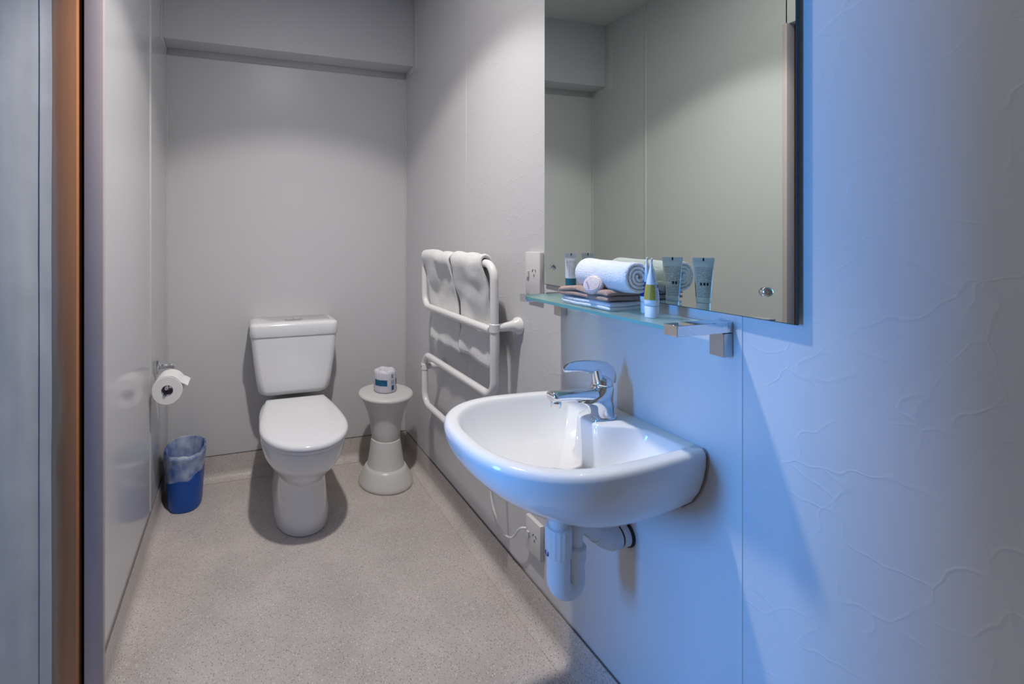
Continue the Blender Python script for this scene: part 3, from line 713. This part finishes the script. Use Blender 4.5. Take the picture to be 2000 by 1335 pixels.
# waste trap
PXc, PYc = .672, .875
t = thing('waste_trap', 'white plastic waste trap under the basin running into the wall', 'pipe', (PXc, PYc, .40))
mk('tailpiece', lathe(B(), (PXc, PYc, 0), [(.0205, .525), (.0205, .6025)], 28), 'plastic', t)
bm = B(); rings = []
for z, r in ((.482, .0255), (.485, .0275), (.540, .0285), (.545, .027), (.546, .021)):
    rings.append([Vector((PXc+(r*(1+.02*(1 if (i//2) % 2 else -1)*(1 if .484 < z < .542 else 0)))*math.cos(2*PI*i/64), PYc+(r*(1+.02*(1 if (i//2) % 2 else -1)*(1 if .484 < z < .542 else 0)))*math.sin(2*PI*i/64), z)) for i in range(64)])
mk('collar_nut', loft(bm, rings), 'plastic', t, ang=60)
X2 = PXc+.042
ub = [(PXc, PYc, .484)]+[(PXc, PYc, .445)]+[(PXc+.021-.021*math.cos(PI*k/12), PYc, .428-.003-.0215*math.sin(PI*k/12)) for k in range(13)]+[(X2, PYc, .445), (X2, PYc, .484)]
rr = [.0252]*3+[.0252-.0012*k/6 for k in range(12)]+[.0225, .0225]
mk('trap_bend', tube(B(), ub, rr[:len(ub)], 26), 'plastic', t, ang=60)
mk('riser_nut', lathe(B(), (X2, PYc, .470), [(.0225, 0), (.0252, .002), (.0255, .026), (.0215, .029)], 32), 'plastic', t)
mk('outlet_elbow', tube(B(), fillet([(X2, PYc, .49), (X2, PYc, .545), (X2+.035, PYc, .530), (.800, PYc+.004, .494), (.83, PYc+.006, .488)], .028, 8), [.0185]*100, 22), 'plastic', t, ang=60) if False else None
ep = fillet([(X2, PYc, .488), (X2, PYc, .552), (.795, PYc+.006, .494), (.832, PYc+.010, .487)], .03, 8)
mk('outlet_elbow', tube(B(), ep, .0185, 22), 'plastic', t, ang=60)
wn = (0, PYc+.010, .487)
mk('cone_fitting', tube(B(), [(.772, PYc+.005, .5085), (.800, PYc+.008, .495), (.812, PYc+.010, .489)], [.0195, .0265, .0275], 28), 'plastic', t, ang=60)
mk('wall_nut', lathe(B(), (.812, PYc+.010, .487), [(.0255, 0), (.0285, .002), (.0285, .024), (.026, .027)], 32, 'X'), 'plastic', t)
mk('rubber_ring', lathe(B(), (.8392, PYc+.010, .487), [(.0245, 0), (.0245, .004)], 32, 'X'), 'black', t)
mk('wall_socket_pipe', lathe(B(), (.8434, PYc+.010, .487), [(.0265, 0), (.0275, .001), (.0275, .017), (.0265, .018)], 32, 'X'), 'plastic', t)
mk('wall_hole_edge', lathe(B(), (.8616, PYc+.010, .487), [(.0295, 0), (.0300, .002), (.0300, .006)], 32, 'X'), 'black', t)
mk('maker_badge', lathe(B(), (PXc-.0255, PYc+.004, .488), [(.0005, -.0022), (.0065, -.002), (.007, .003)], 20, 'X'), 'band_blue', t)

# ------------------------------------------------------------------ curtain in the bedroom, beside the doorway
rod = mk('curtain_rod', tube(B(), [(-.455, 1.345, 2.22), (-1.05, .86, 2.22)], .011, 16), 'brushed', loc=(-.75, 1.1, 2.22))
tag(rod, 'metal curtain rod above the doorway curtain', 'curtain rod')
t = thing('curtain', 'grey blue fabric curtain hanging left of the timber door jamb', 'curtain', (-.65, 1.18, .03))
def curtain_rows(s0, s1, ns, off, z0, z1, nz=40, th=.0022):
    A = Vector((-.431, 1.2945, 0)); D = (Vector((-.97, .885, 0))-A); L = D.length; D.normalize(); N = Vector((-D.y, D.x, 0))
    if N.y > 0: N = -N
    rows = []
    for side in (0, 1):
        pass
    fr, bk = [], []
    for i in range(ns+1):
        s = s0+(s1-s0)*i/ns; rowf, rowb = [], []
        for k in range(nz+1):
            z = z0+(z1-z0)*k/nz
            amp = .003+.026*min(1, max(0, (s-.16)/.15))
            w = amp*math.sin(s*2*PI/.17-1.6)+.003*noise.noise((s*14, z*3.0, 1))+.002*noise.noise((s*40, z*7, 5))
            ds = .004*noise.noise((z*2.3, 4, 2))*max(0, 1-s/.05)
            p = A+D*(s+ds)+N*(w+off)+Vector((0, 0, z))
            rowf.append(p+N*th/2); rowb.append(p-N*th/2)
        fr.append(rowf+rowb[::-1])
    return fr
mk('fabric', loft(B(), curtain_rows(.002, .66, 80, 0, .035, 2.215)), 'curtain', t, ang=80)
mk('side_hem', loft(B(), curtain_rows(0, .024, 6, .0026, .035, 2.215, th=.0024)), 'curtain', t, ang=80)
